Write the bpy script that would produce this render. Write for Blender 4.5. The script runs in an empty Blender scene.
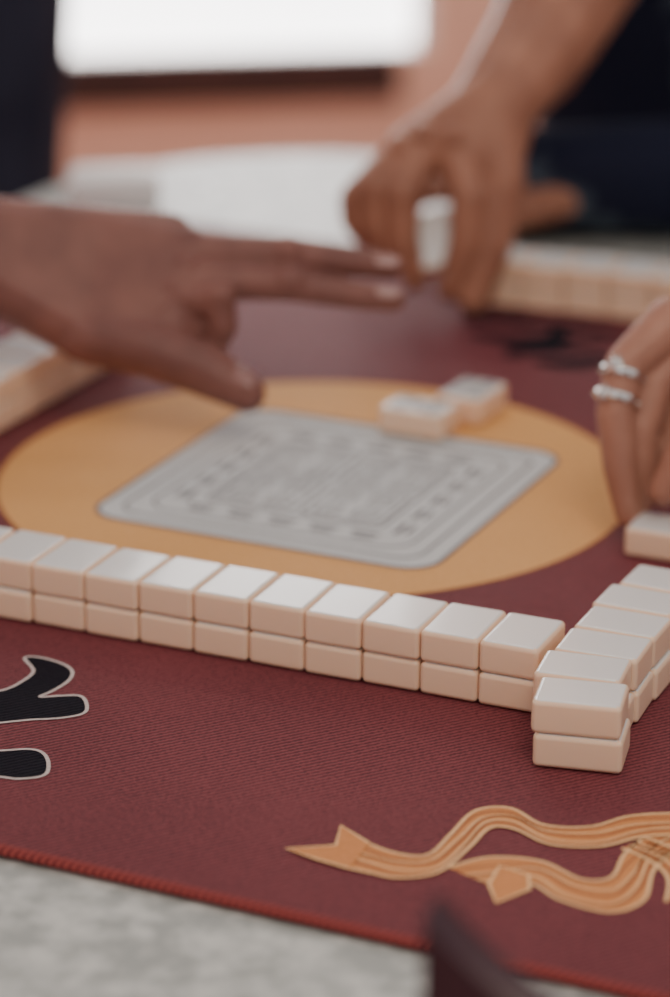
import bpy, bmesh, math, random
from mathutils import Vector, Matrix
random.seed(7)
scene=bpy.context.scene
COL=scene.collection
V=Vector

# ---------------------------------------------------------------- materials
def new_mat(name):
    m=bpy.data.materials.new(name); m.use_nodes=True
    return m,m.node_tree.nodes,m.node_tree.links,m.node_tree.nodes['Principled BSDF']
def plain(name,col,rough=.5,spec=.5,coat=0,sss=0,metal=0,sheen=0):
    m,n,l,b=new_mat(name)
    b.inputs['Base Color'].default_value=(*col,1); b.inputs['Roughness'].default_value=rough
    b.inputs['Specular IOR Level'].default_value=spec; b.inputs['Coat Weight'].default_value=coat
    b.inputs['Metallic'].default_value=metal; b.inputs['Sheen Weight'].default_value=sheen
    if sss:
        b.inputs['Subsurface Weight'].default_value=sss
        b.inputs['Subsurface Radius'].default_value=(.012,.007,.004); b.inputs['Subsurface Scale'].default_value=.5
    return m
def noisy(name,c1,c2,scale=8,rough=.6,spec=.5,bump=0,bscale=None,detail=4,lo=.35,hi=.65,sss=0,coat=0,sheen=0):
    m,n,l,b=new_mat(name)
    tc=n.new('ShaderNodeTexCoord'); t=n.new('ShaderNodeTexNoise'); t.inputs['Scale'].default_value=scale; t.inputs['Detail'].default_value=detail
    r=n.new('ShaderNodeValToRGB'); r.color_ramp.elements[0].color=(*c1,1); r.color_ramp.elements[1].color=(*c2,1)
    r.color_ramp.elements[0].position=lo; r.color_ramp.elements[1].position=hi
    l.new(tc.outputs['Object'],t.inputs['Vector']); l.new(t.outputs['Fac'],r.inputs['Fac']); l.new(r.outputs['Color'],b.inputs['Base Color'])
    b.inputs['Roughness'].default_value=rough; b.inputs['Specular IOR Level'].default_value=spec
    b.inputs['Coat Weight'].default_value=coat; b.inputs['Sheen Weight'].default_value=sheen
    if sss:
        b.inputs['Subsurface Weight'].default_value=sss
        b.inputs['Subsurface Radius'].default_value=(.012,.005,.003); b.inputs['Subsurface Scale'].default_value=.5
    if bump:
        t2=n.new('ShaderNodeTexNoise'); t2.inputs['Scale'].default_value=bscale or scale*6; t2.inputs['Detail'].default_value=6
        bp=n.new('ShaderNodeBump'); bp.inputs['Strength'].default_value=bump; bp.inputs['Distance'].default_value=.001
        l.new(tc.outputs['Object'],t2.inputs['Vector']); l.new(t2.outputs['Fac'],bp.inputs['Height']); l.new(bp.outputs['Normal'],b.inputs['Normal'])
    return m
def fabric(name,c1,c2,rough=.7,spec=.22,wave=.5):
    """printed cloth-topped rubber mat: fine diagonal twill with speckle"""
    m,n,l,b=new_mat(name)
    tc=n.new('ShaderNodeTexCoord')
    mp=n.new('ShaderNodeMapping'); mp.inputs['Rotation'].default_value=(0,0,math.radians(38))
    wv=n.new('ShaderNodeTexWave'); wv.inputs['Scale'].default_value=110; wv.inputs['Distortion'].default_value=2.6
    wv.inputs['Detail'].default_value=3; wv.inputs['Detail Scale'].default_value=5
    ns=n.new('ShaderNodeTexNoise'); ns.inputs['Scale'].default_value=560; ns.inputs['Detail'].default_value=3
    lg=n.new('ShaderNodeTexNoise'); lg.inputs['Scale'].default_value=7; lg.inputs['Detail'].default_value=3
    a=n.new('ShaderNodeMath'); a.operation='MULTIPLY_ADD'; a.inputs[1].default_value=.6
    a2=n.new('ShaderNodeMath'); a2.operation='MULTIPLY_ADD'; a2.inputs[1].default_value=wave
    a3=n.new('ShaderNodeMath'); a3.operation='MULTIPLY'; a3.inputs[1].default_value=.3
    l.new(tc.outputs['Object'],mp.inputs['Vector']); l.new(mp.outputs['Vector'],wv.inputs['Vector'])
    l.new(tc.outputs['Object'],ns.inputs['Vector']); l.new(tc.outputs['Object'],lg.inputs['Vector'])
    l.new(lg.outputs['Fac'],a3.inputs[0]); l.new(ns.outputs['Fac'],a.inputs[0]); l.new(a3.outputs[0],a.inputs[2])
    l.new(wv.outputs['Fac'],a2.inputs[0]); l.new(a.outputs[0],a2.inputs[2])
    r=n.new('ShaderNodeValToRGB'); r.color_ramp.elements[0].position=.38; r.color_ramp.elements[1].position=.98
    r.color_ramp.elements[0].color=(*c1,1); r.color_ramp.elements[1].color=(*c2,1)
    l.new(a2.outputs[0],r.inputs['Fac']); l.new(r.outputs['Color'],b.inputs['Base Color'])
    bp=n.new('ShaderNodeBump'); bp.inputs['Strength'].default_value=.8; bp.inputs['Distance'].default_value=.0007
    l.new(a2.outputs[0],bp.inputs['Height']); l.new(bp.outputs['Normal'],b.inputs['Normal'])
    b.inputs['Roughness'].default_value=rough; b.inputs['Specular IOR Level'].default_value=spec
    return m
M_mat=fabric('mat_maroon_cloth',(.068,.014,.022),(.235,.056,.066),wave=.5)
M_orange=fabric('mat_print_orange',(.62,.31,.105),(.86,.47,.19),wave=.25)
M_grey=fabric('mat_print_grey',(.52,.54,.55),(.66,.68,.69),wave=.25)
M_dark=fabric('mat_print_black',(.003,.003,.007),(.010,.009,.017),.8,.1)
M_white=fabric('mat_print_outline',(.50,.42,.41),(.64,.56,.54))
M_rib=fabric('mat_print_ribbon',(.54,.21,.070),(.72,.30,.11),wave=.3)
M_rib2=fabric('mat_print_ribbon_line',(.80,.46,.22),(.90,.59,.32),wave=.3)
M_ribd=fabric('mat_print_ribbon_shade',(.28,.08,.03),(.38,.12,.05),wave=.3)
M_line=fabric('mat_print_line',(.12,.11,.13),(.19,.18,.20),.8,.1)
M_tile=plain('tile_ivory_resin',(.88,.63,.46),.36,.4,coat=.08,sss=.22)
M_top=plain('tile_top_pale_sheen',(.76,.76,.76),.26,.5,coat=.3,sss=.1)  # window reflection on the tile tops, put into a paler base colour
M_engr=plain('tile_engraving_dark',(.05,.09,.12),.4)
M_skin1=noisy('skin_warm_brown',(.16,.064,.054),(.235,.098,.080),30,.5,.35,bump=.6,bscale=260,sss=.1)
M_skin2=noisy('skin_tan',(.30,.13,.085),(.41,.19,.125),30,.48,.35,bump=.5,bscale=260,sss=.12)
M_skin3=noisy('skin_light_tan',(.36,.17,.12),(.46,.23,.165),30,.48,.35,bump=.5,bscale=260,sss=.12)
M_nail=plain('fingernail_gloss',(.42,.25,.23),.22,.5,coat=.4)
M_nail1=plain('fingernail_brown',(.26,.12,.11),.3,.5,coat=.2)
M_navy=noisy('navy_printed_shirt',(.010,.013,.034),(.15,.21,.26),6.5,.85,.2,lo=.55,hi=.63)
M_slate=noisy('dark_slate_cloth',(.022,.024,.045),(.036,.040,.068),14,.85,.2)
M_denim=noisy('dark_denim',(.015,.022,.05),(.03,.045,.09),60,.85,.3)
M_hair=noisy('black_hair',(.008,.006,.006),(.03,.022,.018),80,.4,.5)
M_eye=plain('eye_white',(.8,.8,.78),.2); M_iris=plain('eye_iris',(.03,.015,.01),.1)
M_lip=plain('lips',(.42,.14,.12),.4)
M_table=noisy('speckled_stone_laminate',(.33,.35,.34),(.56,.58,.56),75,.4,.45,detail=7,lo=.38,hi=.66)
M_steel=plain('steel_column',(.35,.35,.36),.35,metal=.9)
M_dwood=noisy('dark_stained_wood',(.022,.008,.014),(.045,.017,.026),12,.4,.4)
M_bar=noisy('brown_wood_sill',(.040,.013,.012),(.065,.022,.018),9,.6)
M_wall=noisy('salmon_plaster',(.76,.46,.36),(.82,.51,.41),3,.85,.2)
M_floor=noisy('terracotta_floor',(.36,.18,.13),(.46,.24,.17),5,.5)
M_frame=plain('white_window_frame',(.80,.76,.74),.4)
M_paper=plain('white_tissue_wrap',(.90,.89,.90),.45)
M_silver=plain('silver_metal',(.80,.79,.77),.15,metal=1)
M_gem=plain('clear_gem',(.70,.72,.74),.05,.9,coat=1)
m,n,l,b=new_mat('daylit_frosted_glass'); M_pane=m
b.inputs['Base Color'].default_value=(.8,.8,.8,1); b.inputs['Emission Color'].default_value=(1,.98,.98,1); b.inputs['Emission Strength'].default_value=5.8
# rope edging
m,n,l,b=new_mat('red_overlock_thread'); M_rope=m
tc=n.new('ShaderNodeTexCoord'); mp=n.new('ShaderNodeMapping'); mp.inputs['Rotation'].default_value=(0,0,math.radians(28))
wv=n.new('ShaderNodeTexWave'); wv.inputs['Scale'].default_value=95; wv.inputs['Distortion'].default_value=.8
r=n.new('ShaderNodeValToRGB'); r.color_ramp.elements[0].color=(.12,.018,.022,1); r.color_ramp.elements[1].color=(.34,.070,.064,1)
bp=n.new('ShaderNodeBump'); bp.inputs['Distance'].default_value=.0006
l.new(tc.outputs['Object'],mp.inputs['Vector']); l.new(mp.outputs['Vector'],wv.inputs['Vector']); l.new(wv.outputs['Fac'],r.inputs['Fac'])
l.new(r.outputs['Color'],b.inputs['Base Color']); l.new(wv.outputs['Fac'],bp.inputs['Height']); l.new(bp.outputs['Normal'],b.inputs['Normal'])
b.inputs['Roughness'].default_value=.8; b.inputs['Specular IOR Level'].default_value=.2

# ---------------------------------------------------------------- helpers
def obj_from(name,verts,faces,mats,idx=None,smooth=False,parent=None):
    me=bpy.data.meshes.new(name); me.from_pydata([tuple(v) for v in verts],[],faces)
    for m in (mats if isinstance(mats,(list,tuple)) else [mats]): me.materials.append(m)
    if idx: me.polygons.foreach_set('material_index',idx)
    if smooth: me.polygons.foreach_set('use_smooth',[True]*len(me.polygons))
    me.update(); o=bpy.data.objects.new(name,me); COL.objects.link(o)
    if parent: adopt(o,parent)
    return o
def empty(name,loc=(0,0,0)):
    e=bpy.data.objects.new(name,None); e.location=loc; e.empty_display_size=.1; COL.objects.link(e); return e
def adopt(o,e):
    o.parent=e; o.matrix_parent_inverse=Matrix.Translation(e.location).inverted()
def tmpl_box(sx,sy,sz,r,seg=3):
    bm=bmesh.new(); bmesh.ops.create_cube(bm,size=1)
    bmesh.ops.scale(bm,vec=(sx,sy,sz),verts=bm.verts)
    if r>0: bmesh.ops.bevel(bm,geom=list(bm.edges),offset=r,segments=seg,profile=.5,affect='EDGES')
    bm.normal_update()
    vs=[v.co.copy() for v in bm.verts]; fs=[[v.index for v in f.verts] for f in bm.faces]; nz=[f.normal.z for f in bm.faces]
    bm.free(); return vs,fs,nz
class Build:
    def __init__(s): s.v=[];s.f=[];s.i=[]
    def add(s,vs,fs,M=Matrix(),idx=0):
        o=len(s.v); s.v+= [M@v for v in vs]; s.f+=[[a+o for a in f] for f in fs]
        s.i+= idx if isinstance(idx,list) else [idx]*len(fs)
    def box(s,size,loc,rot=0,r=.003,idx=0,seg=2,M=None):
        vs,fs,nz=tmpl_box(*size,r,seg); s.add(vs,fs,(M or Matrix())@Matrix.Translation(loc)@Matrix.Rotation(rot,4,'Z'),idx)
    def lathe(s,prof,loc=(0,0,0),n=48,idx=0):
        o=len(s.v); L=V(loc)
        for r_,z in prof:
            for k in range(n):
                a=2*math.pi*k/n; s.v.append(L+V((r_*math.cos(a),r_*math.sin(a),z)))
        for j in range(len(prof)-1):
            for k in range(n):
                k2=(k+1)%n; s.f.append([o+j*n+k,o+j*n+k2,o+(j+1)*n+k2,o+(j+1)*n+k]); s.i.append(idx)
        s.f.append([o+k for k in range(n)][::-1]); s.i.append(idx)
        s.f.append([o+(len(prof)-1)*n+k for k in range(n)]); s.i.append(idx)
    def outline(s,rings,idx=0):
        """stack of equal-length closed loops of 3-D points"""
        o=len(s.v); n=len(rings[0])
        for rg in rings: s.v+=[V(p) for p in rg]
        for j in range(len(rings)-1):
            for k in range(n):
                k2=(k+1)%n; s.f.append([o+j*n+k,o+j*n+k2,o+(j+1)*n+k2,o+(j+1)*n+k]); s.i.append(idx)
        s.f.append([o+k for k in range(n)][::-1]); s.i.append(idx)
        s.f.append([o+(len(rings)-1)*n+k for k in range(n)]); s.i.append(idx)
    def make(s,name,mats,smooth=True,parent=None,sharp=40,weighted=False):
        o=obj_from(name,s.v,s.f,mats,s.i,smooth,parent)
        if smooth:
            try: o.data.set_sharp_from_angle(angle=math.radians(sharp))
            except Exception: pass
        if weighted:
            w=o.modifiers.new('normals','WEIGHTED_NORMAL'); w.weight=100; w.keep_sharp=True
        return o
bm=bmesh.new(); bmesh.ops.create_icosphere(bm,subdivisions=2,radius=1); ICO=[v.co.copy() for v in bm.verts]; bm.free()
def blob(name,hulls,M,mat,voxel=.0016,smooth=6,parent=None,fac=.5):
    """continuous surface grown over groups of spheres (hull per bone), fused with a voxel remesh"""
    verts=[];faces=[]
    for g in hulls:
        bm=bmesh.new()
        for (x,y,z,r) in g:
            for c in ICO: bm.verts.new(V((x,y,z))+c*r)
        bmesh.ops.convex_hull(bm,input=list(bm.verts),use_existing_faces=False)
        dead=[e for e in bm.verts if not e.link_faces]
        bmesh.ops.delete(bm,geom=dead,context='VERTS')
        bm.verts.index_update(); o=len(verts)
        verts+=[M@v.co for v in bm.verts]; faces+=[[v.index+o for v in f.verts] for f in bm.faces]
        bm.free()
    ob=obj_from(name,verts,faces,mat,None,True,parent)
    rm=ob.modifiers.new('fuse','REMESH'); rm.mode='VOXEL'; rm.voxel_size=voxel; rm.use_smooth_shade=True
    sm=ob.modifiers.new('soften','SMOOTH'); sm.factor=fac; sm.iterations=smooth
    return ob
def chain(*p): return [[p[i],p[i+1]] for i in range(len(p)-1)]

# ---------------------------------------------------------------- room
R_VIEW=math.radians(24.8)
FLOOR=-.75
wy=math.radians(34)
Wc=V((-.75,3.05,0))
Wm=Matrix.Translation(Wc)@Matrix.Rotation(wy,4,'Z')
def wallpiece(B,x0,x1,z0,z1,t=.12,y=0,idx=0):
    B.box((x1-x0,t,z1-z0),((x0+x1)/2,y+t/2,(z0+z1)/2),0,.0,idx,1,Wm)
win=(-2.9,-.45,-.380,1.65)
B=Build()
wallpiece(B,-4,win[0],FLOOR,2.0); wallpiece(B,win[1],4,FLOOR,2.0)
wallpiece(B,win[0],win[1],FLOOR,win[2]); wallpiece(B,win[0],win[1],win[3],2.0)
B.make('wall_back',M_wall,False)
B=Build()
for x in (win[0]+.02,-1.75,win[1]-.012): wallpiece(B,x-.012,x+.012,win[2],win[3],.03,.015)
wallpiece(B,win[0],win[1],win[3]-.03,win[3],.03,.015); wallpiece(B,win[0],win[1],win[2],win[2]+.006,.03,.015)
wallpiece(B,win[0],win[1],win[2],win[3],.006,.05,1)
B.make('window_1',[M_frame,M_pane],False)
B=Build(); wallpiece(B,win[0]-.05,win[1]-.05,win[2]-.074,win[2]+.008,.014,-.013); B.make('trim_1',M_bar,False)
B=Build(); B.box((9,9,.04),(0,.3,FLOOR-.02),wy,0,0,1); B.make('floor',M_floor,False)
B=Build(); wallpiece(B,3.9,4.0,FLOOR,2.0,-5.5,0); B.make('wall_right',M_wall,False)
B=Build(); wallpiece(B,-4.0,-3.9,FLOOR,2.0,-5.5,0); B.make('wall_left',M_wall,False)
B=Build(); wallpiece(B,-3.9,3.9,FLOOR,FLOOR+.09,.015,-.016); B.make('baseboard_back',M_bar,False)

# ---------------------------------------------------------------- table
def rrect(x0,x1,y0,y1,r,z,n=12):
    out=[]
    for cx,cy,a0 in ((x1-r,y1-r,0),(x0+r,y1-r,90),(x0+r,y0+r,180),(x1-r,y0+r,270)):
        for k in range(n+1):
            a=math.radians(a0+k*90/n); out.append((cx+r*math.cos(a),cy+r*math.sin(a),z))
    return out
B=Build()
tt=-.0056
tx0,tx1,ty0,ty1=-.50,.52,-.635,.765
B.outline([rrect(tx0+.004,tx1-.004,ty0+.004,ty1-.004,.256,tt-.038),rrect(tx0,tx1,ty0,ty1,.26,tt-.033),rrect(tx0,tx1,ty0,ty1,.26,tt-.005),rrect(tx0+.0015,tx1-.0015,ty0+.0015,ty1-.0015,.2585,tt-.0015),rrect(tx0+.005,tx1-.005,ty0+.005,ty1-.005,.255,tt)],0)
B.lathe([(.26,FLOOR),(.26,FLOOR+.015),(.10,FLOOR+.045),(.045,FLOOR+.07),(.045,-.10),(.14,-.06),(.14,tt-.038)],(.01,.06,0),48,1)
B.make('dining_table',[M_table,M_steel])

# ---------------------------------------------------------------- mat
mat_e=empty('mahjong_mat',(0,0,0))
HX=.47
B=Build(); B.box((2*HX,2*HX,.0050),(0,0,-.0025),0,.001,0,2); B.make('cloth_sheet',M_mat,True,mat_e)
B=Build()
def tube_rect(B,h,r,z):
    n=10; cr=.02; pts=[]
    for cx,cy,a0 in ((h-cr,h-cr,0),(-h+cr,h-cr,90),(-h+cr,-h+cr,180),(h-cr,-h+cr,270)):
        for k in range(7):
            a=math.radians(a0+k*15); pts.append((V((cx+cr*math.cos(a),cy+cr*math.sin(a),z)),V((math.cos(a),math.sin(a),0))))
    o=len(B.v)
    for p,d in pts:
        for k in range(n):
            a=2*math.pi*k/n; B.v.append(p+d*r*math.cos(a)+V((0,0,r*.75*math.sin(a))))
    m=len(pts)
    for i in range(m):
        for k in range(n):
            B.f.append([o+i*n+k,o+((i+1)%m)*n+k,o+((i+1)%m)*n+(k+1)%n,o+i*n+(k+1)%n]); B.i.append(0)
tube_rect(B,HX,.0034,-.0022); B.make('stitched_edging',M_rope,True,mat_e)
def poly(name,pts,z,mat):
    bm=bmesh.new(); vs=[bm.verts.new((x,y,z)) for x,y in pts]; f=bm.faces.new(vs)
    bm.normal_update()
    if f.normal.z<0: f.normal_flip()
    bmesh.ops.triangulate(bm,faces=[f]); me=bpy.data.meshes.new(name); bm.to_mesh(me); bm.free(); me.materials.append(mat)
    o=bpy.data.objects.new(name,me); COL.objects.link(o); adopt(o,mat_e); return o
def catmull(P,n=8,closed=False):
    out=[];m=len(P)
    rng=range(m) if closed else range(m-1)
    for i in rng:
        g=(lambda j:P[j%m]) if closed else (lambda j:P[max(0,min(m-1,j))])
        p0,p1,p2,p3=[V(g(i+k)) for k in(-1,0,1,2)]
        for k in range(n):
            t=k/n; out.append(.5*((2*p1)+(p2-p0)*t+(2*p0-5*p1+4*p2-p3)*t*t+(3*p1-p0-3*p2+p3)*t**3))
    if not closed: out.append(V(P[-1]))
    return out
def stroke(name,P,w,z,mat,closed=False,taper=False):
    P=[V((p[0],p[1])) for p in P]; m=len(P); vs=[];fs=[]
    for i in range(m):
        a=P[(i-1)%m] if (closed or i>0) else P[i]; c=P[(i+1)%m] if (closed or i<m-1) else P[i]
        d=(c-a); d=d.normalized() if d.length>0 else V((1,0)); nn=V((-d.y,d.x))
        ww=w/2*(math.sin(math.pi*min(1,max(0,i/(m-1))))*.8+.2 if taper else 1)
        vs+=[(P[i].x+nn.x*ww,P[i].y+nn.y*ww,z),(P[i].x-nn.x*ww,P[i].y-nn.y*ww,z)]
    for i in range(m if closed else m-1):
        j=(i+1)%m; fs.append([2*i,2*i+1,2*j+1,2*j])
    return obj_from(name,vs,fs,mat,parent=mat_e)
def rsq(h,r,cx=0,cy=0,n=8,hy=None):
    hy=hy or h; out=[]
    for sx,sy,a0 in ((1,1,0),(-1,1,90),(-1,-1,180),(1,-1,270)):
        for k in range(n+1):
            a=math.radians(a0+k*90/n); out.append((cx+sx*(h-r)+r*math.cos(a),cy+sy*(hy-r)+r*math.sin(a)))
    return out
CC=(-.012,.002)
circ=lambda R:[(CC[0]+R*math.cos(2*math.pi*k/128),CC[1]+R*math.sin(2*math.pi*k/128)) for k in range(128)]
poly('centre_disc_print',circ(.1805),.0002,M_orange)
stroke('disc_rim_line',circ(.181),.0016,.0003,M_ribd,True)
poly('centre_panel_print',rsq(.1040,.020),.0004,M_grey)
stroke('panel_outline_1',rsq(.1030,.019),.0024,.0006,M_line,True)
stroke('panel_outline_2',rsq(.0905,.014),.0016,.0006,M_line,True)
stroke('panel_outline_3',rsq(.054,.006),.0014,.0006,M_line,True)
stroke('panel_outline_4',rsq(.0790,.016),.0014,.0006,M_line,True)
q=0
for s in range(4):
    for k in range(5):
        t=-.050+k*.025
        rr=Matrix.Rotation(s*math.pi/2,2)
        for a,w_ in (([(t-.008,-.0640),(t-.002,-.0648),(t+.008,-.0640)],.0030),([(t-.006,-.0705),(t+.007,-.0700)],.0022)):
            stroke('panel_dash_%d'%q,[rr@V(p) for p in a],w_,.0006,M_line); q+=1
for cx in(-.0265,.0265):
    for cy in(-.0265,.0265):
        stroke('panel_cell_%d'%q,rsq(.0235,.004,cx,cy),.0013,.0006,M_line,True); q+=1
        for dx in(-.011,.011):
            for dy in(-.011,.011):
                stroke('panel_glyph_%d'%q,rsq(.0065,.002,cx+dx,cy+dy,3),.0012,.0006,M_line,True); q+=1
                stroke('panel_glyph_%d'%q,[(cx+dx-.004,cy+dy),(cx+dx+.004,cy+dy)],.0014,.0006,M_line); q+=1
# brush characters
H=[(-60,-372),(-45,-352),(-30,-339),(-21,-330),(-18,-319),(-19,-304),(-31,-292),(-25,-288),(-11,-290),(-2,-296),(2,-307),(1,-321),(-1,-329),(7,-324),(16,-320),(24,-328),(27,-337),(20,-346),(8,-354),(-3,-363),(-14,-372),(-34,-386)]
I=[(-40,-428),(-14,-408),(1,-395),(13,-389),(24,-382),(32,-383),(40,-392),(44,-403),(36,-411),(27,-413),(14,-418),(-14,-438)]
for k,P in enumerate((H,I)):
    P=[(x/1000,y/1000) for x,y in P]; c=catmull(P,6,True); c=[(p.x,p.y) for p in c]
    poly('brush_glyph_%d'%k,c,.0003,M_dark); stroke('brush_glyph_outline_%d'%k,c,.0018,.0005,M_white,True)
for k,(P,w) in enumerate([([(-.055,.325),(-.03,.342),(.0,.335)],.018),([(-.04,.300),(-.01,.303),(.03,.320)],.016),([(.0,.265),(.015,.305),(.01,.340)],.019),([(.02,.265),(.045,.27),(.065,.30)],.020),([(-.02,.338),(.02,.343),(.06,.335)],.014),([(-.01,.285),(.02,.290),(.05,.320)],.014),([(.09,.29),(.13,.31),(.16,.30)],.018),([(.10,.26),(.12,.29),(.11,.325)],.016)]):
    c=catmull(P,8); stroke('far_glyph_%d'%k,c,w,.0003+k*.00004,M_dark,taper=True)
# ribbons
def pts(s): return [tuple(int(a)/1000 for a in t.split(',')) for t in s.split(';') if t]
TA=pts('186,-394;204,-403;220,-406;231,-401;232,-379;233,-354;246,-345;265,-354;284,-347;296,-330;315,-318;345,-308;380,-312')
TB=pts('203,-427;215,-427;228,-426;241,-414;244,-387;245,-367;255,-363;274,-370;294,-363;307,-347;322,-338;352,-326;384,-330')
TCc=pts('243,-408;255,-392;276,-386;297,-394;308,-387;306,-365;309,-346;318,-334')
TD=pts('264,-415;272,-420;280,-407;296,-415;318,-416;327,-400;322,-372;326,-344')
def ribbon(tag,A,Bp,z):
    a=catmull(A,8); b=catmull(Bp,8); n=min(len(a),len(b)); a=a[:n]; b=b[:n]
    vs=[];fs=[]
    for i in range(n): vs+=[(a[i].x,a[i].y,z),(b[i].x,b[i].y,z)]
    fs=[[2*i,2*i+1,2*i+3,2*i+2] for i in range(n-1)]
    obj_from('ribbon_%s_fill'%tag,vs,fs,M_rib,parent=mat_e)
    stroke('ribbon_%s_edge_a'%tag,a,.0017,z+.0002,M_rib2); stroke('ribbon_%s_edge_b'%tag,b,.0017,z+.0002,M_rib2)
    for k,(t,mm,w) in enumerate(((.16,M_ribd,.0010),(.36,M_rib2,.0010),(.46,M_ribd,.0014),(.70,M_rib2,.0011),(.84,M_ribd,.0014))):
        stroke('ribbon_%s_stripe_%d'%(tag,k),[a[i].lerp(b[i],t+.07*math.sin(i*.17+k)) for i in range(n)],w,z+.0001,mm)
ribbon('lower',TCc,TD,.0002)
tail=pts('264,-415;273,-429;281,-412;276,-400;262,-398')
poly('ribbon_lower_tail',tail,.0005,M_rib); stroke('ribbon_lower_tail_edge',tail,.0016,.0006,M_rib2,True)
ribbon('upper',TA,TB,.0006)
tl=pts('174,-423;190,-426;206,-428;204,-403;186,-393;192,-411')
poly('ribbon_upper_tail',tl,.0010,M_rib); stroke('ribbon_upper_tail_edge',tl[3:]+tl[:3],.0016,.0012,M_rib2)
c3a=pts('309,-346;326,-352;340,-362;348,-380'); c3b=pts('303,-360;318,-366;330,-378;336,-398')
ribbon('side',c3a,c3b,.0003)

# ---------------------------------------------------------------- tiles
TW,TL,TH=.030,.0409,.0164
tv,tf,tn=tmpl_box(TW*.985,TL,TH*.985,.0025,3)
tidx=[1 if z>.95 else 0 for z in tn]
def add_tile(B,x,y,z,rot=0,jit=1,M=None):
    rot+=math.radians(random.uniform(-.8,.8))*jit
    m=Matrix.Translation((x,y,z))@Matrix.Rotation(rot,4,'Z')@Matrix.Translation((TW/2,TL/2+random.uniform(-.0008,.0008)*jit,TH/2))
    B.add(tv,tf,(M or Matrix())@m,list(tidx))
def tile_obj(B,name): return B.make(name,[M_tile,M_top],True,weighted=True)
Z0=.0006
phi=.0188
B=Build()
for k in range(-7,9):
    for lv in(0,1):
        a=-.0496+k*TW
        add_tile(B,a*math.cos(phi),-.252+a*math.sin(phi),Z0+lv*TH,phi,1)
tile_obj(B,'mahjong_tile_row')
def side_tile(B,x,y,z,rot,jit=.6):
    rot+=math.radians(random.uniform(-.8,.8))*jit
    m=Matrix.Translation((x,y,z))@Matrix.Rotation(rot,4,'Z')@Matrix.Translation((TL/2,TW/2,TH/2))@Matrix.Rotation(-math.pi/2,4,'Z')
    B.add(tv,tf,m,list(tidx))
B=Build()
for x,y,r_ in ((.2375,-.3020,12),(.2275,-.2720,8),(.2250,-.2420,4),(.2245,-.2115,1),(.2225,-.1810,0),(.2250,-.1505,-1)):
    for lv in(0,1): side_tile(B,x+random.uniform(-.0006,.0006)+(.0015 if lv==0 else 0),y,Z0+lv*TH,math.radians(r_))
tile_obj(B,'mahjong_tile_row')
B=Build()
for k in range(10):
    for lv in(0,1): side_tile(B,-.256,-.135+k*.0302,Z0+lv*TH,0)
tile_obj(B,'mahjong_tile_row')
B=Build()
for k in range(14):
    for lv in(0,1): add_tile(B,-.060+k*.0302,.365+k*.0022,Z0+lv*TH,.07)
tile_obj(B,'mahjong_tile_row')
B=Build()
for k in range(2):
    for lv in(0,1): side_tile(B,.213,.012+k*.031,Z0+lv*TH,0)
tile_obj(B,'mahjong_tile_stack')
B=Build(); side_tile(B,.188,-.036,Z0,0.03); tile_obj(B,'mahjong_tile')
def face_tile(x,y,rot,kind):
    e=Build()
    if kind==0: side_tile(e,x,y,Z0,rot,0)
    else: add_tile(e,x,y,Z0,rot,0)
    M=Matrix.Translation((x,y,Z0+TH*.993+.0002))@Matrix.Rotation(rot,4,'Z')
    if kind==0: marks=[(.010,.008),(.010,.022),(.0205,.015),(.031,.008),(.031,.022)]
    else: marks=[(b_,a_) for a_,b_ in [(.009,.009),(.0205,.009),(.032,.009),(.009,.021),(.0205,.021),(.032,.021)]]
    for mx,my in marks:
        for R0,R1 in((.0046,.0030),(.0017,.0002)):
            o=len(e.v)
            for R_ in(R0,R1):
                for k in range(16): e.v.append(M@V((mx+R_*math.cos(k*math.pi/8),my+R_*math.sin(k*math.pi/8),0)))
            for k in range(16): e.f.append([o+k,o+(k+1)%16,o+16+(k+1)%16,o+16+k]); e.i.append(2)
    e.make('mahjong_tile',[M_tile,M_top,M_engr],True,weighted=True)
face_tile(-.0125,.0915,-.02,0); face_tile(.0085,.1290,-.05,1)

# ---------------------------------------------------------------- tissue packet
B=Build(); Mt=Matrix.Translation((-.418,.505,0))
B.box((.070,.05,.030),(0,0,.015+tt),math.radians(30),.008,0,4,Mt)
B.box((.045,.018,.006),(0,0,.029+tt),math.radians(30),.0025,0,3,Mt)
B.make('tissue_packet',M_paper)

# ---------------------------------------------------------------- people
RV=Matrix.Rotation(R_VIEW,4,'Z')@Matrix.Rotation(math.radians(69.7),4,'X')
def hand_frame(o,unit): return Matrix.Translation(o)@RV@Matrix.Scale(unit,4)
def nail(M,p,d,up,ln,wd,parent,name='nail',mat=None):
    d=V(d).normalized(); up=V(up); up=(up-d*up.dot(d)).normalized(); s=d.cross(up)
    vs=[];fs=[]
    nu,nv=8,6
    for i in range(nu+1):
        for j in range(nv+1):
            u=-1+2*i/nu; v=-1+2*j/nv
            x=u*math.sqrt(1-.35*v*v); y=v*math.sqrt(1-.25*u*u)
            vs.append(M@(V(p)+d*(x*ln/2)+s*(y*wd/2)+up*(-(v*v)*wd*.16)))
    for i in range(nu):
        for j in range(nv):
            a=i*(nv+1)+j; fs.append([a,a+1,a+nv+2,a+nv+1])
    o=obj_from(name,vs,fs,mat or M_nail,None,True,parent)
    so=o.modifiers.new('t','SOLIDIFY'); so.thickness=.0008; so.offset=0
    return o
def body_frame(x,y,yaw):
    return Matrix.Translation((x,y,0))@Matrix.Rotation(yaw,4,'Z')
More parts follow.
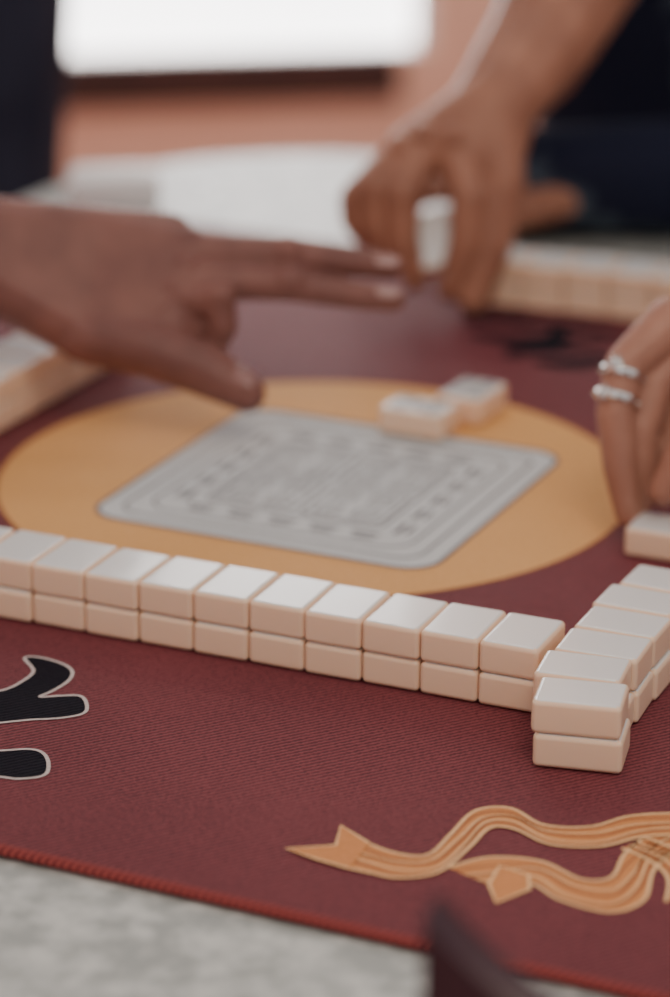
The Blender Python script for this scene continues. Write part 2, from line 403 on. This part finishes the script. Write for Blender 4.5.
def build_person(e,x,y,yaw,lean,shirt,trousers,skin,seated=True,hair=M_hair):
    """local: +x forward, +y left. returns frame and shoulder points"""
    M=body_frame(x,y,yaw); dz=0 if seated else .44; le=lean
    h=[]
    h+=[[(0,.08,-.20+dz,.115),(0,-.08,-.20+dz,.115),(le*.35+.01,.07,-.04+dz,.105),(le*.35+.01,-.07,-.04+dz,.105)]]
    h+=[[(le*.35+.01,.07,-.04+dz,.105),(le*.35+.01,-.07,-.04+dz,.105),(le*.8,.09,.16+dz,.105),(le*.8,-.09,.16+dz,.105)]]
    h+=[[(le*.8,.09,.16+dz,.105),(le*.8,-.09,.16+dz,.105),(le,.155,.265+dz,.055),(le,-.155,.265+dz,.055),(le,0,.30+dz,.06)]]
    blob('shirt_torso',h,M,shirt,.009,5,e)
    L=[]
    for s in(1,-1):
        if seated:
            L+=chain((0,s*.085,-.22,.09),(.40,s*.10,-.24,.065)); L+=chain((.40,s*.10,-.24,.064),(.40,s*.10,-.665,.045))
        else:
            L+=chain((0,s*.085,.24,.12),(.02,s*.095,-.25,.075),(0,s*.095,-.66,.05))
    L+=[[(0,.08,-.22+dz,.112),(0,-.08,-.22+dz,.112)]]
    blob('trousers',L,M,trousers,.009,5,e)
    S=[]; fx=.40 if seated else 0
    for s in(1,-1): S+=[[(fx-.03,s*.10,-.715,.034),(fx+.05,s*.10,-.70,.04),(fx+.17,s*.105,-.72,.028)]]
    blob('shoes',S,M,M_dwood,.006,3,e)
    hx,hz=le+.045,.485+dz
    N=[[(le,0,.28+dz,.058),(hx-.025,0,hz-.09,.052)]]
    N+=[[(hx-.02,0,hz+.035,.078),(hx+.01,0,hz+.03,.074),(hx+.015,0,hz-.03,.062)]]
    N+=[[(hx+.015,.02,hz-.03,.055),(hx+.015,-.02,hz-.03,.055),(hx+.045,0,hz-.085,.022),(hx+.01,.035,hz-.07,.022),(hx+.01,-.035,hz-.07,.022)]]
    N+=[[(hx+.080,0,hz+.012,.009),(hx+.098,0,hz-.026,.011)],[(hx+.085,.012,hz-.030,.008),(hx+.085,-.012,hz-.030,.008)]]
    for s in(1,-1):
        N+=[[(hx-.005,s*.074,hz+.012,.012),(hx-.002,s*.072,hz-.028,.008),(hx-.018,s*.082,hz+.010,.008)]]
        N+=[[(hx+.062,s*.015,hz+.022,.012),(hx+.052,s*.045,hz+.022,.012)]]
    blob('head',N,M,skin,.0035,3,e)
    Hh=[[(hx-.035,0,hz+.045,.083),(hx-.005,0,hz+.060,.074)],[(hx-.045,.0,hz-.02,.062),(hx-.035,0,hz+.045,.083)],[(hx-.02,.05,hz+.02,.036),(hx-.02,-.05,hz+.02,.036)],[(hx+.035,.03,hz+.085,.028),(hx+.035,-.03,hz+.085,.028),(hx-.01,0,hz+.075,.07)]]
    blob('hair',Hh,M,hair,.005,3,e)
    for s in(1,-1):
        blob('eyeball',[[(hx+.062,s*.031,hz+.002,.0115),(hx+.0621,s*.031,hz+.002,.0115)]],M,M_eye,.0018,2,e)
        blob('iris',[[(hx+.0705,s*.031,hz+.002,.0048),(hx+.0706,s*.031,hz+.002,.0048)]],M,M_iris,.001,1,e)
    blob('lips',[[(hx+.072,.018,hz-.056,.005),(hx+.080,0,hz-.054,.0065),(hx+.072,-.018,hz-.056,.005)]],M,M_lip,.0015,2,e)
    return M,M@V((le,.165,.265+dz)),M@V((le,-.165,.265+dz))
def sleeve(e,pts_,mat,name='sleeve'):
    blob(name,chain(*pts_),Matrix(),mat,.006,5,e)
def rest_arm(e,M,sgn,sh,skin,shirt,wrist,elbow,thumbside,long=False,cuff=.005):
    w=V(wrist); el=V(elbow); d=(w-el).normalized(); up=V((0,0,1)); up=(up-d*up.dot(d)).normalized(); s=up.cross(d)*thumbside
    P=lambda a,b,c,r:(*(w+d*a+s*b+up*c),r)
    Hs=[[(*el,.042),(*(el.lerp(w,.4)),.038)],[(*(el.lerp(w,.4)),.038),P(-.01,.010,0,.022),P(-.01,-.010,0,.022)]]
    Hs+=[[P(-.01,.012,0,.021),P(-.01,-.012,0,.021),P(.085,.028,0,.012),P(.085,-.030,-.004,.011),P(.03,.026,-.006,.015)]]
    for b,ln,r in((.030,.072,.0095),(.010,.080,.0098),(-.011,.074,.0092),(-.031,.058,.0082)):
        Hs+=chain(P(.085,b,0,r+.001),P(.085+ln*.48,b*1.12,.004,r),P(.085+ln*.80,b*1.16,-.008,r*.93),P(.085+ln*.98,b*1.15,-.020,r*.82))
    Hs+=chain(P(.02,.026,-.006,.016),P(.055,.050,-.012,.0125),P(.085,.064,-.018,.011),P(.108,.068,-.024,.009))
    blob('forearm_and_hand',Hs,Matrix(),skin,.0025,4,e)
    pt=[(*sh,.062),(*el,.054)]
    if long: pt.append((*(w+d*(cuff-.01)),.040))
    sleeve(e,pt,shirt)

# --- player on the left, reaching over the table (hand 1)
p1=empty('seated_player',(-.84,-.02,-.75))
M1,shL,shR=build_person(p1,-.90,-.03,0.05,.20,M_slate,M_denim,M_skin1)
O1=V((-.1174,.0619,.078)); U1=.000593; F1=hand_frame(O1,U1)
h=[]
h+=[[(-560,64,-90,68),(-400,64,-50,64)],[(-400,64,-50,64),(-200,66,-12,38),(-200,20,0,38)]]
h+=[[(-200,66,-12,38),(-200,20,0,38),(-95,64,-12,30),(-110,-30,8,34)]]
h+=[[(-95,64,-12,30),(-110,-30,8,34),(-28,66,-16,23),(-8,50,0,22),(-12,22,10,22),(-24,0,14,22),(-60,-34,14,28)]]
h+=chain((-8,46,0,23),(88,46,-6,18.5),(148,40,-14,16.5),(195,35,-20,13))      # ring
h+=chain((-12,20,8,22),(92,15,6,17.5),(150,6,0,15.5),(197,1,-6,13))          # middle
h+=chain((-24,0,12,22),(20,0,22,19),(26,-26,16,17),(18,-46,8,13.5))              # index, folded down
h+=chain((-28,62,-18,20),(40,46,-34,15),(80,30,-46,13),(100,14,-50,11))        # little, tucked behind
h+=chain((-110,-36,14,31),(-50,-50,28,30),(5,-70,36,28.5),(51,-95,42,20.5))      # thumb
h+=[[(-60,-34,14,26),(-22,-6,14,20),(-30,-46,20,24),(-4,-30,14,12)]]
for kx,ky,kz in((-26,70,-2),(-6,60,8),(-8,34,20),(-20,10,26)): h+=[[(kx,ky,kz,11),(kx-4,ky,kz,11)]]
for kx,ky,kz,r_ in((88,48,-1,17),(92,18,11,16.5),(22,2,28,15)): h+=[[(kx-3,ky,kz,r_),(kx+4,ky,kz,r_)]]
blob('left_forearm_and_hand',h,F1,M_skin1,.0015,4,p1)
nail(F1,(190,42,-8),(40,-4,-6),(0,.75,.66),25,18,p1,'nail_ring')
nail(F1,(191,10,6),(40,-4,-6),(0,.75,.66),25,18,p1,'nail_middle')
nail(F1,(51,-79,60),(39,-22,6),(.1,.55,.8),24,22,p1,'nail_thumb',M_nail1)
el=F1@V((-560,64,-90))
sleeve(p1,[(*shL,.064),(*(shL.lerp(el,.75)),.056),(*(shL.lerp(el,.9)),.054)],M_slate)
rest_arm(p1,M1,-1,shR,M_skin1,M_slate,(-.62,-.22,-.13),(-.84,-.26,-.02),1)

# --- player on the far side (hand 2 picking a tile)
p2=empty('seated_player',(-.04,.98,-.75))
M2,s2L,s2R=build_person(p2,-.05,1.02,-math.pi/2,.20,M_navy,M_denim,M_skin2)
O2=V((-.0869,.3557,.0726)); U2=.000673; F2=hand_frame(O2,U2)
h=[]
h+=[[(150,250,-130,66),(106,168,-80,58)],[(106,168,-80,58),(66,104,-14,38),(38,76,-6,37)]]
h+=[[(66,104,-14,38),(38,76,-6,37),(-35,50,0,21),(-12,58,8,22),(14,54,12,23),(40,42,10,24),(60,34,0,25)]]
h+=chain((14,52,10,23),(30,0,28,19),(26,-48,20,17),(12,-88,6,14))            # index
h+=chain((-12,56,6,22),(-36,4,26,19),(-34,-42,14,16.5),(-22,-80,0,13))       # middle
h+=chain((-32,48,0,21),(-64,10,12,18),(-62,-26,4,16),(-48,-52,-6,13))      # ring
h+=chain((-44,40,-6,19),(-84,2,0,15.5),(-84,-20,-6,13.5),(-70,-40,-14,11))     # little
h+=chain((56,70,0,30),(64,14,8,25),(54,-46,6,21),(36,-98,0,17))              # thumb
for kx,ky,kz in((16,60,28),(-12,64,24),(-36,54,16)): h+=[[(kx,ky,kz,12),(kx-2,ky,kz,12)]]
blob('right_forearm_and_hand',h,F2,M_skin2,.0018,4,p2)
nail(F2,(10,-80,20),(-14,-40,-14),(0,.2,1),20,17,p2,'nail_index')
nail(F2,(-22,-72,14),(10,-38,-14),(0,.2,1),20,17,p2,'nail_middle')
el=F2@V((150,250,-130))
sleeve(p2,[(*s2R,.068),(*(s2R.lerp(el,.88)),.060)],M_navy)
rest_arm(p2,M2,1,s2L,M_skin2,M_navy,(-.060,.592,.036),(.205,.69,.050),1,True,.072)
B=Build(); B.add(tv,tf,F2@Matrix.Scale(1/U2,4)@Matrix.Translation((.0005,-.028,-.004))@Matrix.Rotation(math.radians(12),4,'Z')@Matrix.Rotation(math.radians(-20),4,'X'),list(tidx)); tile_obj(B,'mahjong_tile')

# --- player on the right (hand 3 with rings)
p3=empty('seated_player',(.9,.15,-.75))
M3,s3L,s3R=build_person(p3,.93,.20,math.pi,.20,M_slate,M_denim,M_skin3)
O3=V((.1786,.0047,.063)); U3=.00054; F3=hand_frame(O3,U3)
h=[]
h+=[[(560,260,-60,70),(330,190,-30,62)],[(330,190,-30,62),(170,140,0,42),(160,90,-20,40)]]
h+=[[(170,140,0,42),(160,90,-20,40),(34,96,4,25),(62,84,-10,24),(84,64,-26,22),(104,46,-40,20)]]
h+=chain((34,98,4,27),(-12,56,14,21.5),(-23,8,18,20),(-18,-46,12,17.5),(-8,-94,4,14))
h+=chain((62,84,-10,24),(20,38,-2,20),(6,-8,0,18),(6,-54,-6,16.5),(4,-86,-10,13))
h+=chain((84,64,-26,22),(46,18,-24,17.5),(34,-30,-22,15.5),(28,-76,-24,12.5))
h+=chain((104,46,-40,20),(74,2,-40,15),(60,-40,-38,13),(54,-66,-38,11))
h+=chain((150,80,20,32),(96,40,48,24),(50,-20,50,20),(24,-70,34,16))
blob('right_forearm_and_hand',h,F3,M_skin3,.0015,4,p3)
nail(F3,(-12,-84,19),(10,-42,-8),(-.3,.2,1),20,17,p3,'nail_index',M_skin3)
def ring(c,axis,R,r,name,gem=None):
    axis=V(axis).normalized(); a=axis.orthogonal().normalized(); b=axis.cross(a); B=Build(); n,m_=32,8
    for i in range(n):
        t=2*math.pi*i/n; d=a*math.cos(t)+b*math.sin(t)
        for j in range(m_):
            s=2*math.pi*j/m_; B.v.append(F3@(V(c)+d*(R+r*math.cos(s))+axis*(r*1.4*math.sin(s))))
    for i in range(n):
        for j in range(m_): B.f.append([i*m_+j,((i+1)%n)*m_+j,((i+1)%n)*m_+(j+1)%m_,i*m_+(j+1)%m_]); B.i.append(0)
    if gem:
        g=V(gem)
        for k in range(7):
            a_=2*math.pi*k/6; off=V((0,0,0)) if k==6 else V((5.5*math.cos(a_),5.5*math.sin(a_),-1))
            bm=bmesh.new(); bmesh.ops.create_icosphere(bm,subdivisions=1,radius=3.4 if k<6 else 5.5)
            B.add([v.co+g+off for v in bm.verts],[[v.index for v in f.verts] for f in bm.faces],F3,0 if k<6 else 1); bm.free()
    B.make(name,[M_silver,M_gem],True,p3,20)
ring((-15,46,15),(-12,-44,4),22.5,3.4,'ring_gem',(-24,56,35))
ring((-21,22,17),(-12,-44,4),22.0,3.4,'ring_band',(-36,26,35))
el=F3@V((560,260,-60))
sleeve(p3,[(*s3R,.064),(*(s3R.lerp(el,.85)),.056)],M_slate)
rest_arm(p3,M3,1,s3L,M_skin3,M_slate,(.66,-.0,-.13),(.86,-.05,-.02),1)

# --- bystander standing behind the table
p4=empty('standing_person',(-.90,.90,-.75))
M4,s4L,s4R=build_person(p4,-.912,.93,-math.pi/2+.5,.03,M_slate,M_slate,M_skin2,False)
for s,sh in((1,s4L),(-1,s4R)):
    el_=M4@V((-.04,s*.235,.44)); wr=M4@V((.13,s*.14,.38)); rest_arm(p4,M4,s,sh,M_skin2,M_slate,wr,el_,-s,True)

# stools
def stool(x,y):
    B=Build(); c=V((x,y,0))
    B.lathe([(.165,-.385),(.175,-.375),(.175,-.355),(.165,-.342)],c,40,0)
    for k in range(4):
        a=math.pi/4+k*math.pi/2
        vs,fs,_=tmpl_box(.03,.03,.37,.004,2)
        B.add(vs,fs,Matrix.Translation(c+V((.13*math.cos(a),.13*math.sin(a),-.565))),0)
    B.lathe([(.135,-.58),(.145,-.575),(.145,-.56),(.135,-.555)],c,32,0)
    B.make('round_stool',M_dwood)
stool(-.90,-.03); stool(-.05,1.02); stool(.93,.20)

# foreground chair: one horn of its backrest shows at the bottom of the frame
Mc=Matrix.Translation((.346,-.672,0))@Matrix.Rotation(.02,4,'Z')
CWd=.42
B=Build()
def rail_top(x):
    d=min(x,CWd-x); return .1065+.0285*max(0,1-d/.044)**1.5
xs=[0,.003,.006,.010,.015,.020,.026,.032,.040,.048,.08,.15,.21,.27,.34,.372,.38,.388,.394,.400,.405,.410,.414,.417,.42]
th=.018
o=len(B.v)
for x in xs:
    zt=rail_top(x); zb=.035
    for yy,zz in((-th/2,zb),(th/2,zb),(th/2,zt-.003),(th/2-.004,zt),(-th/2+.004,zt),(-th/2,zt-.003)): B.v.append(Mc@V((x,yy,zz)))
for i in range(len(xs)-1):
    for k in range(6): B.f.append([o+i*6+k,o+(i+1)*6+k,o+(i+1)*6+(k+1)%6,o+i*6+(k+1)%6]); B.i.append(0)
B.f.append([o+k for k in range(6)]); B.i.append(0); B.f.append([o+(len(xs)-1)*6+k for k in range(6)][::-1]); B.i.append(0)
for x in(.015,CWd-.015):
    B.box((.030,.022,.80),(x,0,-.355),0,.004,0,2,Mc)
    B.box((.034,.034,.42),(x,.40,-.54),0,.005,0,2,Mc)
B.box((.39,.016,.04),(CWd/2,0,-.15),0,.005,0,2,Mc)
for k in range(5): B.box((.022,.012,.20),(.08+k*.065,0,-.05),0,.003,0,1,Mc)
B.box((.44,.42,.03),(CWd/2,.20,-.315),0,.010,0,3,Mc)
for yy in(.02,.40): B.box((.37,.02,.04),(CWd/2,yy,-.36),0,.003,0,1,Mc)
for xx in(.015,CWd-.015): B.box((.02,.37,.03),(xx,.20,-.55),0,.003,0,1,Mc)
B.make('dining_chair',M_dwood,True,sharp=30)

# ---------------------------------------------------------------- light
w=bpy.data.worlds.new('daylight'); scene.world=w; w.use_nodes=True
bg=w.node_tree.nodes['Background']; bg.inputs['Color'].default_value=(1.0,.95,.94,1); bg.inputs['Strength'].default_value=.70
def area(name,loc,tgt,size,power,col,sy=None):
    d=bpy.data.lights.new(name,'AREA'); d.energy=power; d.color=col; d.shape='RECTANGLE'; d.size=size; d.size_y=sy or size
    o=bpy.data.objects.new(name,d); COL.objects.link(o); o.location=loc
    o.rotation_euler=(V(tgt)-V(loc)).to_track_quat('-Z','Y').to_euler(); return o
area('fill_light',(.9,-1.2,1.75),(.1,0,0),.7,14,(1.0,.82,.62))  # added warm front fill from the camera side, no fixture in the room
area('fill_light',(-.75,1.9,1.8),(-.95,2.6,-.4),.5,16,(1.0,.84,.70))  # added fill that lightens the wall below the window and rims the hands

# ---------------------------------------------------------------- camera
cam=bpy.data.cameras.new('camera'); co=bpy.data.objects.new('camera',cam); COL.objects.link(co)
co.location=(.6718,-1.4572,.5847); co.rotation_euler=(1.2166,-.0045,.4326)
cam.sensor_fit='HORIZONTAL'; cam.sensor_width=24; cam.lens=24*3000/670
cam.clip_start=.05
cam.dof.use_dof=True; cam.dof.focus_distance=1.385; cam.dof.aperture_fstop=3.5
scene.camera=co
